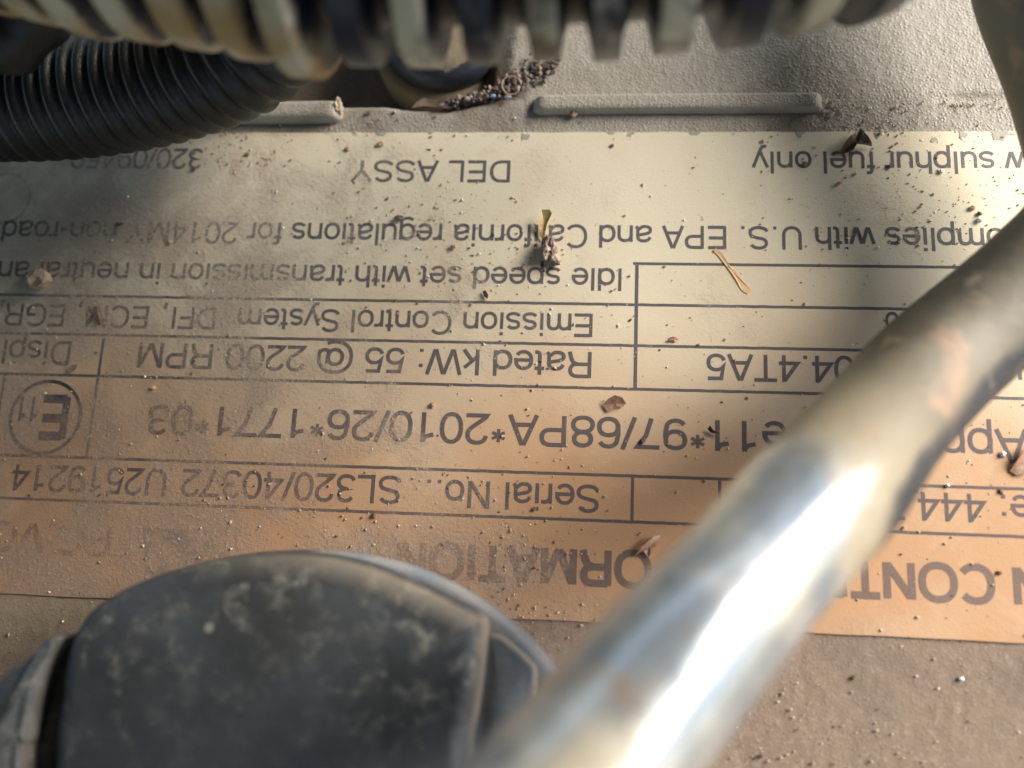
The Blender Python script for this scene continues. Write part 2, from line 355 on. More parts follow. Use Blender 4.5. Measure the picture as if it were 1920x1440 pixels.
def glyphs():
    G = {}
    G['A'] = [[(45, 0), (322, 706)], [(345, 706), (622, 0)], [(130, 230), (537, 230)]]
    G['B'] = [[(120, 0), (120, 718)], [(120, B), (400, B)] + arc(400, 210, 170, 168, -90, 90) + [(120, 378)], [(380, 378)] + arc(380, 527, 150, 149, -90, 90) + [(120, H)]]
    G['C'] = [arc(390, 359, 300, 335, 40, 322)]
    G['D'] = closed([(125, B), (320, B)] + arc(320, 359, 310, 317, -90, 90) + [(125, H), (125, B)]) and [[(125, 0), (125, 718)], [(125, B), (340, B)] + arc(340, 359, 290, 317, -90, 90)[1:-1] + [(340, H), (125, H)]]
    G['E'] = [[(125, 0), (125, 718)], [(125, B), (620, B)], [(125, 375), (585, 375)], [(125, H), (610, H)]]
    G['F'] = [[(125, 0), (125, 718)], [(125, 350), (530, 350)], [(125, H), (580, H)]]
    G['G'] = [arc(395, 359, 310, 335, 42, 300) + [(690, 150), (690, 335)], [(700, 345), (410, 345)]]
    G['H'] = [[(125, 0), (125, 718)], [(600, 0), (600, 718)], [(125, 375), (600, 375)]]
    G['I'] = [[(139, 0), (139, 718)]]
    G['J'] = [[(380, 718), (380, 200)] + arc(225, 200, 155, 158, 0, -180, 9)]
    G['K'] = [[(125, 0), (125, 718)], [(125, 230), (600, 700)], [(290, 400), (630, 0)]]
    G['L'] = [[(120, 0), (120, 718)], [(120, B), (530, B)]]
    G['M'] = [[(120, 0), (120, 718)], [(713, 0), (713, 718)], [(140, 690), (412, 20)], [(420, 20), (693, 690)]]
    G['N'] = [[(122, 0), (122, 718)], [(600, 0), (600, 718)], [(145, 680), (578, 38)]]
    G['O'] = [closed(arc(389, 359, 310, 335, 0, 360))]
    G['P'] = [[(125, 0), (125, 718)], [(125, 330), (420, 330)] + arc(420, 503, 175, 173, -90, 90)[1:] + [(125, H)]]
    G['R'] = [[(125, 0), (125, 718)], [(125, 345), (440, 345)] + arc(440, 511, 178, 165, -90, 90)[1:] + [(125, H)], [(430, 345), (540, 300), (590, 200), (640, 0)]]
    G['S'] = [arc(335, 525, 220, 152, 15, 235, 14)[:] + [(420, 350)] + arc(340, 195, 250, 158, 62, -170, 15)]
    G['T'] = [[(305, 0), (305, 634)], [(20, H), (590, H)]]
    G['U'] = [[(122, 718), (122, 280)] + arc(361, 280, 239, 245, 180, 360) + [(600, 718)]]
    G['V'] = [[(40, 718), (322, 12)], [(345, 12), (627, 718)]]
    G['W'] = [[(40, 718), (230, 12)], [(248, 12), (465, 706)], [(479, 706), (696, 12)], [(714, 12), (904, 718)]]
    G['Y'] = [[(40, 718), (333, 310), (627, 718)], [(333, 330), (333, 0)]]
    bowl = lambda cx: closed(arc(cx, 261, 205, 230, 0, 360))
    G['a'] = [[(80, 370)] + arc(270, 355, 180, 135, 160, 20, 10) + [(450, 330), (450, 90), (505, 30)], [(450, 310), (240, 270)] + arc(235, 145, 165, 115, 110, 300, 10) + [(450, 150)]]
    G['b'] = [[(95, 0), (95, 718)], bowl(290)]; G['d'] = [[(461, 0), (461, 718)], bowl(266)]
    G['c'] = [arc(265, 261, 200, 230, 40, 322)]
    G['e'] = [[(75, 262), (478, 262)] + arc(276, 261, 202, 230, 8, 325)]
    G['f'] = [[(110, 0), (110, 580)] + arc(200, 590, 90, 95, 170, 90, 4) + [(262, 683)], [(15, XH), (250, XH)]]
    G['g'] = [[(461, 523), (461, -20)] + arc(268, -40, 193, 140, 0, -150, 10), bowl(266)]
    G['h'] = [[(95, 0), (95, 718)], [(95, 300)] + arc(280, 320, 182, 165, 165, 0, 9) + [(462, 0)]]
    G['i'] = [[(110, 0), (110, 523)], [(110, 620), (110, 718)]]
    G['k'] = [[(95, 0), (95, 718)], [(95, 190), (430, 510)], [(220, 320), (460, 0)]]
    G['l'] = [[(110, 0), (110, 718)]]
    G['m'] = [[(95, 0), (95, 523)], [(95, 300)] + arc(255, 330, 158, 155, 165, 0, 9) + [(413, 0)], [(413, 300)] + arc(575, 330, 158, 155, 165, 0, 9) + [(733, 0)]]
    G['n'] = [[(95, 0), (95, 523)], [(95, 300)] + arc(280, 320, 182, 165, 165, 0, 9) + [(462, 0)]]
    G['o'] = [closed(arc(278, 261, 205, 230, 0, 360))]
    G['p'] = [[(95, -205), (95, 523)], bowl(290)]
    G['r'] = [[(100, 0), (100, 523)], [(100, 320)] + arc(260, 330, 160, 150, 170, 85, 6) + [(330, 476)]]
    G['s'] = [arc(250, 375, 160, 110, 20, 235, 12) + [(290, 262)] + arc(250, 145, 182, 112, 60, -165, 12)]
    G['t'] = [[(135, 660), (135, 110)] + arc(215, 110, 80, 75, 180, 270, 4) + [(262, 38)], [(15, XH), (255, XH)]]
    G['u'] = [[(92, 523), (92, 200)] + arc(270, 200, 178, 165, 180, 345, 9), [(462, 0), (462, 523)]]
    G['v'] = [[(30, 523), (242, 10)], [(258, 10), (470, 523)]]
    G['w'] = [[(30, 523), (185, 10)], [(200, 10), (354, 510)], [(368, 510), (522, 10)], [(537, 10), (692, 523)]]
    G['y'] = [[(30, 523), (255, 0)], [(470, 523), (235, -80)] + [(170, -165), (60, -170)]]
    G['0'] = [closed(arc(278, 350, 208, 325, 0, 360))]
    G['1'] = [[(340, 0), (340, 700)], [(330, 640), (270, 560), (110, 520)]]
    G['2'] = [arc(278, 490, 200, 190, 175, -20, 12) + [(400, 330), (120, 110), (75, B), (520, B)]]
    G['3'] = [arc(270, 520, 175, 155, 160, -80, 12) + [(230, 370)] + arc(270, 200, 205, 160, 80, -165, 13)]
    G['4'] = [[(400, 0), (400, 718)], [(375, 670), (60, 215), (525, 215)]]
    G['5'] = [[(490, 662), (150, 662), (100, 350)] + arc(275, 235, 205, 195, 135, -165, 14)]
    G['6'] = [arc(290, 460, 200, 215, 30, 150, 6) + [(82, 400), (80, 260)], closed(arc(285, 225, 200, 190, 0, 360))]
    G['7'] = [[(45, 662), (510, 662), (330, 400), (220, 0)]]
    G['8'] = [closed(arc(278, 190, 208, 165, 0, 360)), closed(arc(278, 515, 178, 152, 0, 360))]
    G['9'] = [arc(266, 240, 200, 205, 210, 330, 6) + [(474, 300), (476, 440)], closed(arc(270, 475, 200, 190, 0, 360))]
    G['.'] = [[(139, 0), (139, 95)]]; G[','] = [[(145, 95), (145, 10), (105, -110)]]
    G[':'] = [[(139, 0), (139, 95)], [(139, 428), (139, 523)]]
    G['/'] = [[(10, -15), (268, 733)]]; G['-'] = [[(40, 275), (290, 275)]]
    G['*'] = [[(194 - 155 * math.cos(a), 500 - 155 * math.sin(a)), (194 + 155 * math.cos(a), 500 + 155 * math.sin(a))] for a in (math.pi / 2, math.pi / 6, -math.pi / 6)]
    G['@'] = [arc(510, 290, 440, 430, 300, -25 + 0, 22), closed(arc(500, 290, 190, 210, 0, 360)), [(720, 480), (690, 140)] + arc(790, 200, 120, 110, 220, 330, 6)]
    return G
GL = glyphs()
def ribbon(pts, wd, vs, fs, z):
    close = pts[-1] == 'z'
    if close: pts = pts[:-1]
    pts = [Vector(p) for p in pts]
    q = [pts[0]]
    for p in pts[1:]:
        if (p - q[-1]).length > 4: q.append(p)
    pts = q; n = len(pts); base = len(vs)
    for i in range(n):
        a = pts[i - 1] if (i > 0 or close) else None
        b = pts[(i + 1) % n] if (i < n - 1 or close) else None
        d1 = (pts[i] - a).normalized() if a is not None else None
        d2 = (b - pts[i]).normalized() if b is not None else None
        if d1 is None: d1 = d2
        if d2 is None: d2 = d1
        t = d1 + d2
        if t.length < 1e-3: t = d1
        t.normalize(); nn = Vector((-t.y, t.x)); c = max(abs(nn.dot(Vector((-d1.y, d1.x)))), 0.30)
        off = nn * (wd / 2 / c)
        vs.append((pts[i].x + off.x, pts[i].y + off.y, i)); vs.append((pts[i].x - off.x, pts[i].y - off.y, i))
    for i in range(n - 1 if not close else n):
        j = (i + 1) % n
        fs.append((base + 2 * i, base + 2 * i + 1, base + 2 * j + 1, base + 2 * j))

LABEL = empty('information_label', (0, 0, 0), 'yellowed printed information label stuck upside down on the cover', 'label')
LETTERS = [0]
def text_line(s, a, b, base_px, cap_px, mat=None, wt=98, anchor=0, endchar=None, name='printed_word', stretch=None):
    """print the string; the ink of character [anchor] starts at plane x = P(a), the ink of the character before endchar ends at P(b)"""
    mat = mat or M_INK
    y0 = P(*base_px).y; y1 = P(*cap_px).y; hs = abs(y0 - y1) / 718
    sgn = -1
    pos = [0]
    for ch in s: pos.append(pos[-1] + AD[ch])
    e = len(s) if endchar is None else endchar
    lb = {'1': 100, '4': 20, 'A': 4, 'Y': 4, 'T': 20, 'w': 0, 'W': 0, 'y': 0, 'C': 45, 'e': 32}.get(s[anchor], 70)
    rb = {'l': 60, 'y': 0, 'Y': 0, 'R': 20, '0': 30}.get(s[e - 1], 35)
    x0 = P(a, base_px[1]).x; x1 = P(b, base_px[1]).x if b is not None else None
    ws = hs if x1 is None else abs(x0 - x1) / (pos[e] - rb - pos[anchor] - lb)
    if stretch: ws = hs * stretch
    ox = x0 + (pos[anchor] + lb) * ws
    def flush(vs, fs):
        if vs: mesh(name, vs, fs, mat, LABEL, smooth=False)
    vs, fs = [], []
    for i, ch in enumerate(s):
        if ch == ' ':
            flush(vs, fs); vs, fs = [], []; continue
        for k, st in enumerate(GL[ch]):
            v, f = [], []
            ribbon(st, wt * (0.72 if ch == '*' else 1), v, f, 0)
            bse = len(vs)
            for (gx, gy, gi) in v:
                vs.append((ox - (pos[i] + gx) * ws, y0 - gy * hs, 0.0010 + 0.0005 * k + 0.0001 * (i % 2) + 0.000012 * gi))
            fs += [tuple(bse + q for q in ff) for ff in f]
    flush(vs, fs)
XL, XR = -6.4, 6.6
def film():
    vs, fs = [], []
    outl = []
    n = 220
    for i in range(n + 1):
        x = XL + (XR - XL) * i / n; outl.append((x, YBOT + 0.003 * math.sin(x * 7) * math.sin(x * 2.3)))
    for i in range(n + 1):
        x = XR - (XR - XL) * i / n; outl.append((x, YTOP + 0.003 * math.sin(x * 11 + 1) * math.sin(x * 3.1)))
    m = len(outl)
    for z in (0.0, ZC - 0.004):
        vs += [(x, y, z) for x, y in outl]
    for i in range(n):
        fs.append((i, i + 1, m - 2 - i, m - 1 - i))
    for i in range(m):
        j = (i + 1) % m; fs.append((i, m + i, m + j, j))
    return mesh('film', vs, fs, M_FILM, LABEL, smooth=False)
film()
def rule(p, q, th, horizontal=True, mat=None):
    p = P(*p); q = P(*q)
    if horizontal:
        y = (p.y + q.y) / 2; x0, x1 = sorted((p.x, q.x)); n = max(2, int((x1 - x0) / 0.1)); vs = []
        for i in range(n + 1):
            x = x0 + (x1 - x0) * i / n; e = 0.0015 * math.sin(x * 31)
            vs += [(x, y - th / 2 + e, 0.0009), (x, y + th / 2 + e, 0.0009)]
    else:
        x = (p.x + q.x) / 2; y0, y1 = sorted((p.y, q.y)); n = 12; vs = []
        for i in range(n + 1):
            y = y0 + (y1 - y0) * i / n
            vs += [(x + th / 2, y, 0.0007), (x - th / 2, y, 0.0007)]
    fs = [(2 * i, 2 * i + 2, 2 * i + 3, 2 * i + 1) for i in range(n)]
    return mesh('printed_rule', vs, fs, mat or M_INK, LABEL, smooth=False)
TH = 0.027
rule((1187, 494), (2200, 506), TH)
for (u, v) in ((960, 567.7), (960, 643.5), (960, 724), (960, 885), (960, 970)):
    c = P(u, v)
    o = rule((u, v), (u + 1, v), TH)
    bpy.data.objects.remove(o)
    vs = []; n = 130
    for i in range(n + 1):
        x = XL + 0.1 + (XR - XL - 0.2) * i / n; e = 0.0015 * math.sin(x * 29 + v)
        vs += [(x, c.y - TH / 2 + e, 0.0009), (x, c.y + TH / 2 + e, 0.0009)]
    mesh('printed_rule', vs, [(2 * i, 2 * i + 2, 2 * i + 3, 2 * i + 1) for i in range(n)], M_INK, LABEL, smooth=False)
rule((1197, 494), (1188, 731), TH * 1.2, False)
rule((194, 635), (163, 857), TH, False)
rule((8, 703), (-14, 850), TH, False)
rule((1187, 895), (1184, 978), TH, False)
rule((1349, 900), (1350, 988), TH, False)

text_line('DEL ASSY', 958, 660, (820, 301), (820, 341.5))
text_line('320/09459', 380, 137, (350, 279), (350, 317))
text_line('Use only ultra low sulphur fuel only', 1861, 1410, (1640, 284), (1640, 326), anchor=19)
text_line('Complies with U.S. EPA and California regulations for 2014MY non-road engines', 1362, 450, (1362, 424), (1362, 467), anchor=19, endchar=54)
text_line('Idle speed set with transmission in neutral and', 1167, 262, (1167, 503.5), (1167, 546), endchar=35)
text_line('Emission Control System', 1112, 447, (1112, 588.5), (1112, 632))
text_line('DFI', 407, 323, (407, 577), (407, 618)); text_line(',', 315, None, (315, 574), (315, 615))
text_line('ECM', 281, 163, (281, 574.5), (281, 615.5)); text_line(',', 156, None, (156, 571), (156, 612))
text_line('EGR', 125, 12, (125, 571), (125, 612.5)); text_line(',', 8, None, (8, 569), (8, 610))
text_line('Rated kW: 55 @ 2200 RPM', 1110, 258, (1110, 660), (1110, 709))
text_line('Displ:', 136, None, (136, 640), (136, 685))
text_line('Turbo', 1792, 1660, (1700, 586), (1700, 630))
text_line('Family: ', 2080, None, (1900, 662), (1900, 712))
text_line('SJC204.4TA5', 1640, 1325, (1325, 663), (1325, 713), anchor=3)
text_line('e11*97/68PA*2010/26*1771*03', 1474, 277, (1474, 791.5), (1474, 851), wt=98)
text_line('Approval: ', 1857, None, (1857, 804), (1857, 868), anchor=1, wt=92)
text_line('Serial No..', 1123, 797, (1123, 910), (1123, 962))
text_line('SL320/40372', 752, 343, (752, 893), (752, 946)); text_line('U2519214', 315, 25, (315, 880), (315, 931))
text_line('Engine Type: 444 T', 1846, 1721, (1800, 925), (1800, 979), anchor=13, endchar=16)
text_line('EMISSION CONTROL INFORMATION', 1861, 742, (1860, 1062), (1860, 1131), mat=M_INKB, wt=150, anchor=9)
text_line('PC:VO', 212, -20, (150, 985), (150, 1040), mat=M_GHOST, wt=130)
text_line('E', 132, 82, (132, 744), (132, 823), mat=M_MARK, wt=150); text_line('11', 74, 36, (60, 744), (60, 792), mat=M_MARK, wt=120)
def ring(u, v, ru, rv, th, mat):
    c = P(u, v); r1 = abs(P(u + ru, v).x - c.x); r2 = abs(P(u, v + rv).y - c.y); r = (r1 + r2) / 2; vs = []
    n = 72
    for i in range(n):
        a = 2 * math.pi * i / n
        for q in (r - th / 2, r + th / 2): vs.append((c.x + q * math.cos(a), c.y + q * math.sin(a), 0.0011))
    return mesh('printed_ring', vs, [(2 * i, 2 * i + 1, (2 * i + 3) % (2 * n), (2 * i + 2) % (2 * n)) for i in range(n)], mat, LABEL, smooth=False)
ring(85, 782, 66, 68, 0.034, M_MARK)
ring(8, 372, 47, 47, 0.016, M_GHOST)
def patch(pts, name='printed_patch', mat=None):
    vs = [tuple(P(u, v)[:2]) + (0.0006,) for u, v in pts]
    return mesh(name, vs, [tuple(range(len(vs)))], mat or M_GHOST, LABEL, smooth=False)
patch([(272, 1078), (420, 1086), (424, 995), (268, 990)])

# ------------------------------------------------------------------ swept tubes
def catmull(pts, n):
    out = []
    P4 = [pts[0] * 2 - pts[1]] + list(pts) + [pts[-1] * 2 - pts[-2]]
    for i in range(1, len(P4) - 2):
        p0, p1, p2, p3 = P4[i - 1:i + 3]
        for k in range(n):
            t = k / n
            out.append(0.5 * ((2 * p1) + (p2 - p0) * t + (2 * p0 - 5 * p1 + 4 * p2 - p3) * t * t + (3 * p1 - p0 - 3 * p2 + p3) * t ** 3))
    out.append(pts[-1].copy()); return out
def resample(pts, step):
    L = [0.0]
    for a, b in zip(pts, pts[1:]): L.append(L[-1] + (b - a).length)
    n = max(2, int(L[-1] / step)); out = []; j = 0
    for i in range(n + 1):
        s = L[-1] * i / n
        while j < len(pts) - 2 and L[j + 1] < s: j += 1
        t = (s - L[j]) / max(1e-9, L[j + 1] - L[j]); out.append((pts[j].lerp(pts[j + 1], t), s))
    return out
def sweep(name, ctrl, rad, mat, step=0.05, seg=48, parent=None, crest=None, dusty=None, cap=True, wobble=0.0, side_shade=None):
    path = resample(catmull(ctrl, 30), step)
    pts = [p for p, s in path]; vs, fs, ca, da, ga = [], [], [], [], []
    up = Vector((0, 0, 1))
    for i, (p, s) in enumerate(path):
        t = (pts[min(i + 1, len(pts) - 1)] - pts[max(i - 1, 0)]).normalized()
        x = up.cross(t).normalized(); y = t.cross(x)
        for k in range(seg):
            a = 2 * math.pi * k / seg
            r = rad(s, a) if callable(rad) else rad
            d = x * math.cos(a) + y * math.sin(a)
            q = p + d * r
            if wobble: q += d * wobble * noise.noise(q * 0.9)
            vs.append(q); ca.append(crest(s, a) if crest else 0.0); da.append(dusty(s, a) if dusty else 0.0); ga.append(side_shade(s, a) if side_shade else 0.0)
        if i:
            b0, b1 = (i - 1) * seg, i * seg
            for k in range(seg):
                k2 = (k + 1) % seg; fs.append((b0 + k, b0 + k2, b1 + k2, b1 + k))
    if cap:
        fs.append(tuple(reversed(range(seg)))); fs.append(tuple(range(len(vs) - seg, len(vs))))
    return mesh(name, vs, fs, mat, parent, attrs={'crest': ca, 'dusty': da, 'side_shade': ga})

# bent pipe: comes from the top right, turns beyond the right edge and runs down to the lower left
pr = 0.45
PA, PB = P(1779, 661, 1.08), P(1087, 1444, 3.15)
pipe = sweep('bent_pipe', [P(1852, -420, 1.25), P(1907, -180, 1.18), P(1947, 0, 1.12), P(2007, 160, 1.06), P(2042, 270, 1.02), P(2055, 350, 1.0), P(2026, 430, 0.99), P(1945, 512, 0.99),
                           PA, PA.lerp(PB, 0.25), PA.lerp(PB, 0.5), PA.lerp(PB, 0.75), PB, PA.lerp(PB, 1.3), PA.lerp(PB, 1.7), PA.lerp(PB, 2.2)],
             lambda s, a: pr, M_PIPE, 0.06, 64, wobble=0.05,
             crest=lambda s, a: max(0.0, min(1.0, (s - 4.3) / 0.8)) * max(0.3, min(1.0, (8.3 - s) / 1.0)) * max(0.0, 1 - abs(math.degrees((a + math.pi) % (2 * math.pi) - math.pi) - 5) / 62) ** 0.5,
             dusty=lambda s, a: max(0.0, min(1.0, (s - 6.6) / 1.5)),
             side_shade=lambda s, a: max(0.0, 1 - abs(s - 5.4) / 1.9) ** 0.5 * max(0.0, 1 - abs(math.degrees(a % (2 * math.pi)) - 150) / 75))
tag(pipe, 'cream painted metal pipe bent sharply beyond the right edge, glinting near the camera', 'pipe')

# dusty corrugated conduit along the top
TR = 0.80; TZ = 2.85; PER = 0.395
sil = [(-420, -60), (-200, -20), (0, 16), (200, 52), (400, 78), (640, 98), (900, 104), (1120, 98), (1300, 88), (1460, 64), (1600, 32), (1720, -5), (1860, -75), (2020, -200)]
ctrl = []
for i, (u, v) in enumerate(sil):
    a = sil[max(i - 1, 0)]; b = sil[min(i + 1, len(sil) - 1)]
    t = (P(b[0], b[1], TZ) - P(a[0], a[1], TZ)).normalized(); n = Vector((-t.y, t.x, 0))
    ctrl.append(P(u, v, TZ) + n * (TR * 1.07))
def tphase(s): return (s / PER) % 1.0
def tcrest(s, a):
    p = tphase(s); q = 0.5 - 0.5 * math.cos(2 * math.pi * p); k = 0.12 if s < 4.0 else 0.24
    return max(0.0, min(1.0, (q - k) / 0.36))
def trad(s, a):
    q = tcrest(s, a); return TR - 0.26 + (0.26 + 0.05 * (random.Random(int(s / PER) * 3).random() - 0.5) + (0.09 if 3.5 < s < 3.95 else 0) + 0.03 * math.sin(a * 3 + s)) * (q * q * (3 - 2 * q))
def tdust(s, a):
    i = int(s / PER); r = random.Random(i * 7 + 1).random()
    return (0.22 if s < 4.0 else -0.52 + 0.78 * r) + (-0.9 if 4.05 < s < 4.45 else 0)
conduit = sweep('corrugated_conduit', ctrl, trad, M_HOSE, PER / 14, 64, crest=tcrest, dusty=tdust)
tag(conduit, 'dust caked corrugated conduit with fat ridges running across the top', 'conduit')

# black ribbed hose, upper left
BR = 0.56; BP = 0.165
def bcrest(s, a):
    p = (s / BP) % 1.0; return 0.5 - 0.5 * math.cos(2 * math.pi * p)
bctrl = [P(-500, 172, 0.75), P(-200, 186, 0.74), P(50, 188, 0.76), P(210, 172, 0.80), P(350, 138, 0.92), P(468, 84, 1.12), P(535, 0, 1.36), P(560, -110, 1.42), P(560, -330, 1.40)]
bh = sweep('ribbed_hose', bctrl, lambda s, a: BR - 0.06 + 0.06 * bcrest(s, a) ** 0.6, M_BLACKHOSE, BP / 8, 64, crest=bcrest, dusty=lambda s, a: 0.1 if s > 6.0 else -0.15)
tag(bh, 'black finely ribbed rubber hose curving over the upper left corner', 'hose')

# short piece of a second dark hose at the left edge, above the ribbed one
def crest2(s, a): return 0.5 - 0.5 * math.cos(2 * math.pi * ((s / 0.26) % 1.0))
h2 = sweep('loom_sleeve', [P(-420, 40, 1.9), P(-200, 60, 1.85), P(-60, 70, 1.8), P(10, 60, 1.8), P(50, 20, 1.85), P(70, -60, 1.9), P(80, -200, 1.9)],
           lambda s, a: 0.30 + 0.05 * crest2(s, a), M_BLACKHOSE, 0.26 / 10, 40, crest=crest2)
tag(h2, 'small dark blue black cable sleeve at the left edge above the ribbed hose', 'cable sleeve')

# ------------------------------------------------------------------ round boss behind the ledge
def lathe(name, prof, seg, mat, parent=None, loc=(0, 0, 0), attrs_fn=None, wob=0.0):
    vs, fs, e = [], [], []
    for (r, z, *k) in prof:
        for i in range(seg):
            a = 2 * math.pi * i / seg; rr = r * (1 + wob * noise.noise(Vector((math.cos(a) * 2, math.sin(a) * 2, z * 4))))
            vs.append((rr * math.cos(a), rr * math.sin(a), z)); e.append(k[0] if k else 0.0)
    for j in range(len(prof) - 1):
        for i in range(seg):
            i2 = (i + 1) % seg; fs.append((j * seg + i, j * seg + i2, (j + 1) * seg + i2, (j + 1) * seg + i))
    if prof[-1][0] > 1e-4: fs.append(tuple((len(prof) - 1) * seg + i for i in range(seg)))
    return mesh(name, vs, fs, mat, parent, loc=loc, attrs={'edge': e, 'crest': e, 'dusty': e})
def boss_material():
    m, g = material('dusty blued steel'); o = g.obj(); c = g.attr('crest')
    f = g.ramp(g.math('ADD', c, g.math('MULTIPLY', g.math('SUBTRACT', g.noise(o, 3.5, 5, 0.65, 0.4), 0.5), 1.0)), 0.42, 0.52)
    d = g.mix(g.noise(o, 2.5, 4), (0.34, 0.26, 0.16), (0.20, 0.17, 0.12))
    finish(g, g.mix(f, (0.045, 0.052, 0.065), d), g.ramp(f, 0, 1, 0.3, 0.85), g.bump(g.noise(o, 14, 4, 0.7), 0.4, 0.02), spec=0.5)
    return m
M_BOSS = boss_material()
bc = P(832, 45, -0.05)
BOSS = empty('round_boss', (bc.x, bc.y, -0.62), 'round dusty steel boss sunk in the hollow behind the ledge', 'bolt')
lathe('flange', [(0.78, 0.0, 0.8), (0.78, 0.30, 0.9), (0.77, 0.36, 0.9), (0.74, 0.39, 0.85), (0.68, 0.40, 0.7), (0.0, 0.40, 0.6)], 96, M_BOSS, BOSS, wob=0.02)
lathe('head', [(0.665, 0.38, 0.2), (0.665, 0.46, 0.15), (0.65, 0.56, 0.1), (0.60, 0.63, 0.3), (0.50, 0.68, 0.8), (0.44, 0.70, 0.9), (0.40, 0.69, 0.9), (0.36, 0.70, 0.6), (0.20, 0.76, 0.7), (0.0, 0.78, 0.7)], 96, M_BOSS, BOSS)

# ------------------------------------------------------------------ filler cap, lower left
ZR, ZT = 1.02, 1.38
def circ_fit(pts):
    A = np.array([[p.x, p.y, 1] for p in pts]); b = np.array([p.x ** 2 + p.y ** 2 for p in pts])
    s = np.linalg.lstsq(A, b, rcond=None)[0]; return s[0] / 2, s[1] / 2, math.sqrt(s[2] + (s[0] / 2) ** 2 + (s[1] / 2) ** 2)
cx, cy, cr = circ_fit(px_poly([(700, 1042), (800, 1072), (900, 1125), (980, 1188), (1012, 1222)], ZR))

def offset(poly, d):
    """move a counter-clockwise outline inwards by d"""
    out = []; n = len(poly)
    for i in range(n):
        a, b, c = poly[i - 1], poly[i], poly[(i + 1) % n]
        t = ((b - a).normalized() + (c - b).normalized())
        t = t.normalized() if t.length > 1e-4 else (c - b).normalized()
        k = max(0.5, Vector((-t.y, t.x)).dot(Vector((-(b - a).y, (b - a).x)).normalized()))
        out.append(b + Vector((-t.y, t.x)) * (d / k))
    return out
def smooth_poly(pts, sharp=(), n=8):
    """closed outline through the points, rounded except at the sharp ones"""
    m = len(pts); out = []
    for i in range(m):
        p0, p1, p2, p3 = pts[i - 1], pts[i], pts[(i + 1) % m], pts[(i + 2) % m]
        if i in sharp: p0 = p1
        if (i + 1) % m in sharp: p3 = p2
        for k in range(n):
            t = k / n
            out.append(0.5 * ((2 * p1) + (p2 - p0) * t + (2 * p0 - 5 * p1 + 4 * p2 - p3) * t * t + (3 * p1 - p0 - 3 * p2 + p3) * t ** 3))
    return out
def slab(name, px, z0, z1, bev, mat, parent, sharp=(), draft=0.0, edge_wall=0.0, edge_bev=0.0, loc=(0, 0, 0), dome=1.0, ex=-99, soft=0.0):
    pl = [Vector(P(u, v, z1)[:2]) for u, v in px]
    pl = smooth_poly(pl, sharp)
    ar = sum(a.x * b.y - b.x * a.y for a, b in zip(pl, pl[1:] + pl[:1]))
    if ar < 0: pl.reverse()
    rings = [(-draft, z0, edge_wall), (-draft * 0.5, (z0 + z1 - bev) / 2, edge_wall), (0, z1 - bev, edge_wall)]
    for k in range(1, 6):
        a = k / 5 * math.pi / 2; rings.append((bev * (1 - math.cos(a)), z1 - bev + bev * math.sin(a), edge_bev * (1 - k / 5)))
    rings += [(bev + 0.03, z1 + 0.001, 0)]
    vs, fs, e = [], [], []; m = len(pl)
    # paler on the stretch of shoulder that faces up the picture, fading towards the left
    sm = []
    for i in range(m):
        t = (pl[(i + 1) % m] - pl[i - 1]).normalized()
        sm.append(max(0.0, min(1.0, (-t.x - 0.3) / 0.4)) * max(0.0, min(1.0, (pl[i].x - P(330, 1060, z1).x) / 1.2)))
    for ri, (d, z, ed) in enumerate(rings):
        ringp = offset(pl, d) if abs(d) > 1e-6 else pl
        for _ in range(int(max(0.0, d) / 0.015)): ringp = [(ringp[i - 1] + ringp[i] * 2 + ringp[(i + 1) % m]) / 4 for i in range(m)]
        for pi, p in enumerate(ringp): vs.append((p.x - loc[0], p.y - loc[1], z - loc[2])); e.append(max(ed * max(0.0, min(1.0, (p.x - ex) / 0.15)), soft * sm[pi] * (1 - (ri - 3) / 6) if 3 <= ri <= 7 else 0))
    for j in range(len(rings) - 1):
        for i in range(m):
            i2 = (i + 1) % m; fs.append((j * m + i, j * m + i2, (j + 1) * m + i2, (j + 1) * m + i))
    b0 = (len(rings) - 1) * m; last = vs[b0:b0 + m]; gx = sum(p[0] for p in last) / m; gy = sum(p[1] for p in last) / m; zt = last[0][2]
    for k in (0.94, 0.85, 0.7, 0.5, 0.25):
        nb = len(vs)
        for p in last: vs.append((gx + (p[0] - gx) * k, gy + (p[1] - gy) * k, zt + 0.09 * (1 - k * k) * dome)); e.append(0)
        for i in range(m): i2 = (i + 1) % m; fs.append((b0 + i, b0 + i2, nb + i2, nb + i))
        b0 = nb
    vs.append((gx, gy, zt + 0.09 * dome)); e.append(0)
    for i in range(m): fs.append((b0 + i, b0 + (i + 1) % m, len(vs) - 1))
    return mesh(name, vs, fs, mat, parent, attrs={'edge': e}, loc=(0, 0, 0))
CAP = empty('filler_cap', (cx, cy, 0), 'big dusty black plastic filler cap with raised grip blocks, lower left', 'cap')
cl = (cx, cy, 0)
rimp = [(cr - 0.20, 0.0), (cr - 0.08, 0.5), (cr, ZR - 0.30), (cr, ZR - 0.07, 0.15), (cr - 0.02, ZR - 0.02, 0.25), (cr - 0.06, ZR, 0.2), (cr - 0.16, ZR, 0.35), (cr - 0.19, ZR - 0.03, 0.9), (cr - 0.21, ZR - 0.07, 0.1),
        (cr - 0.30, ZR - 0.08, 0.1), (cr - 0.34, ZR - 0.08, 0.2), (cr - 0.46, ZR - 0.07, 0.0), (cr - 0.8, ZR - 0.09, 0.0), (0.0, ZR - 0.09, 0.0)]
lathe('rim', rimp, 180, M_RIM, CAP)
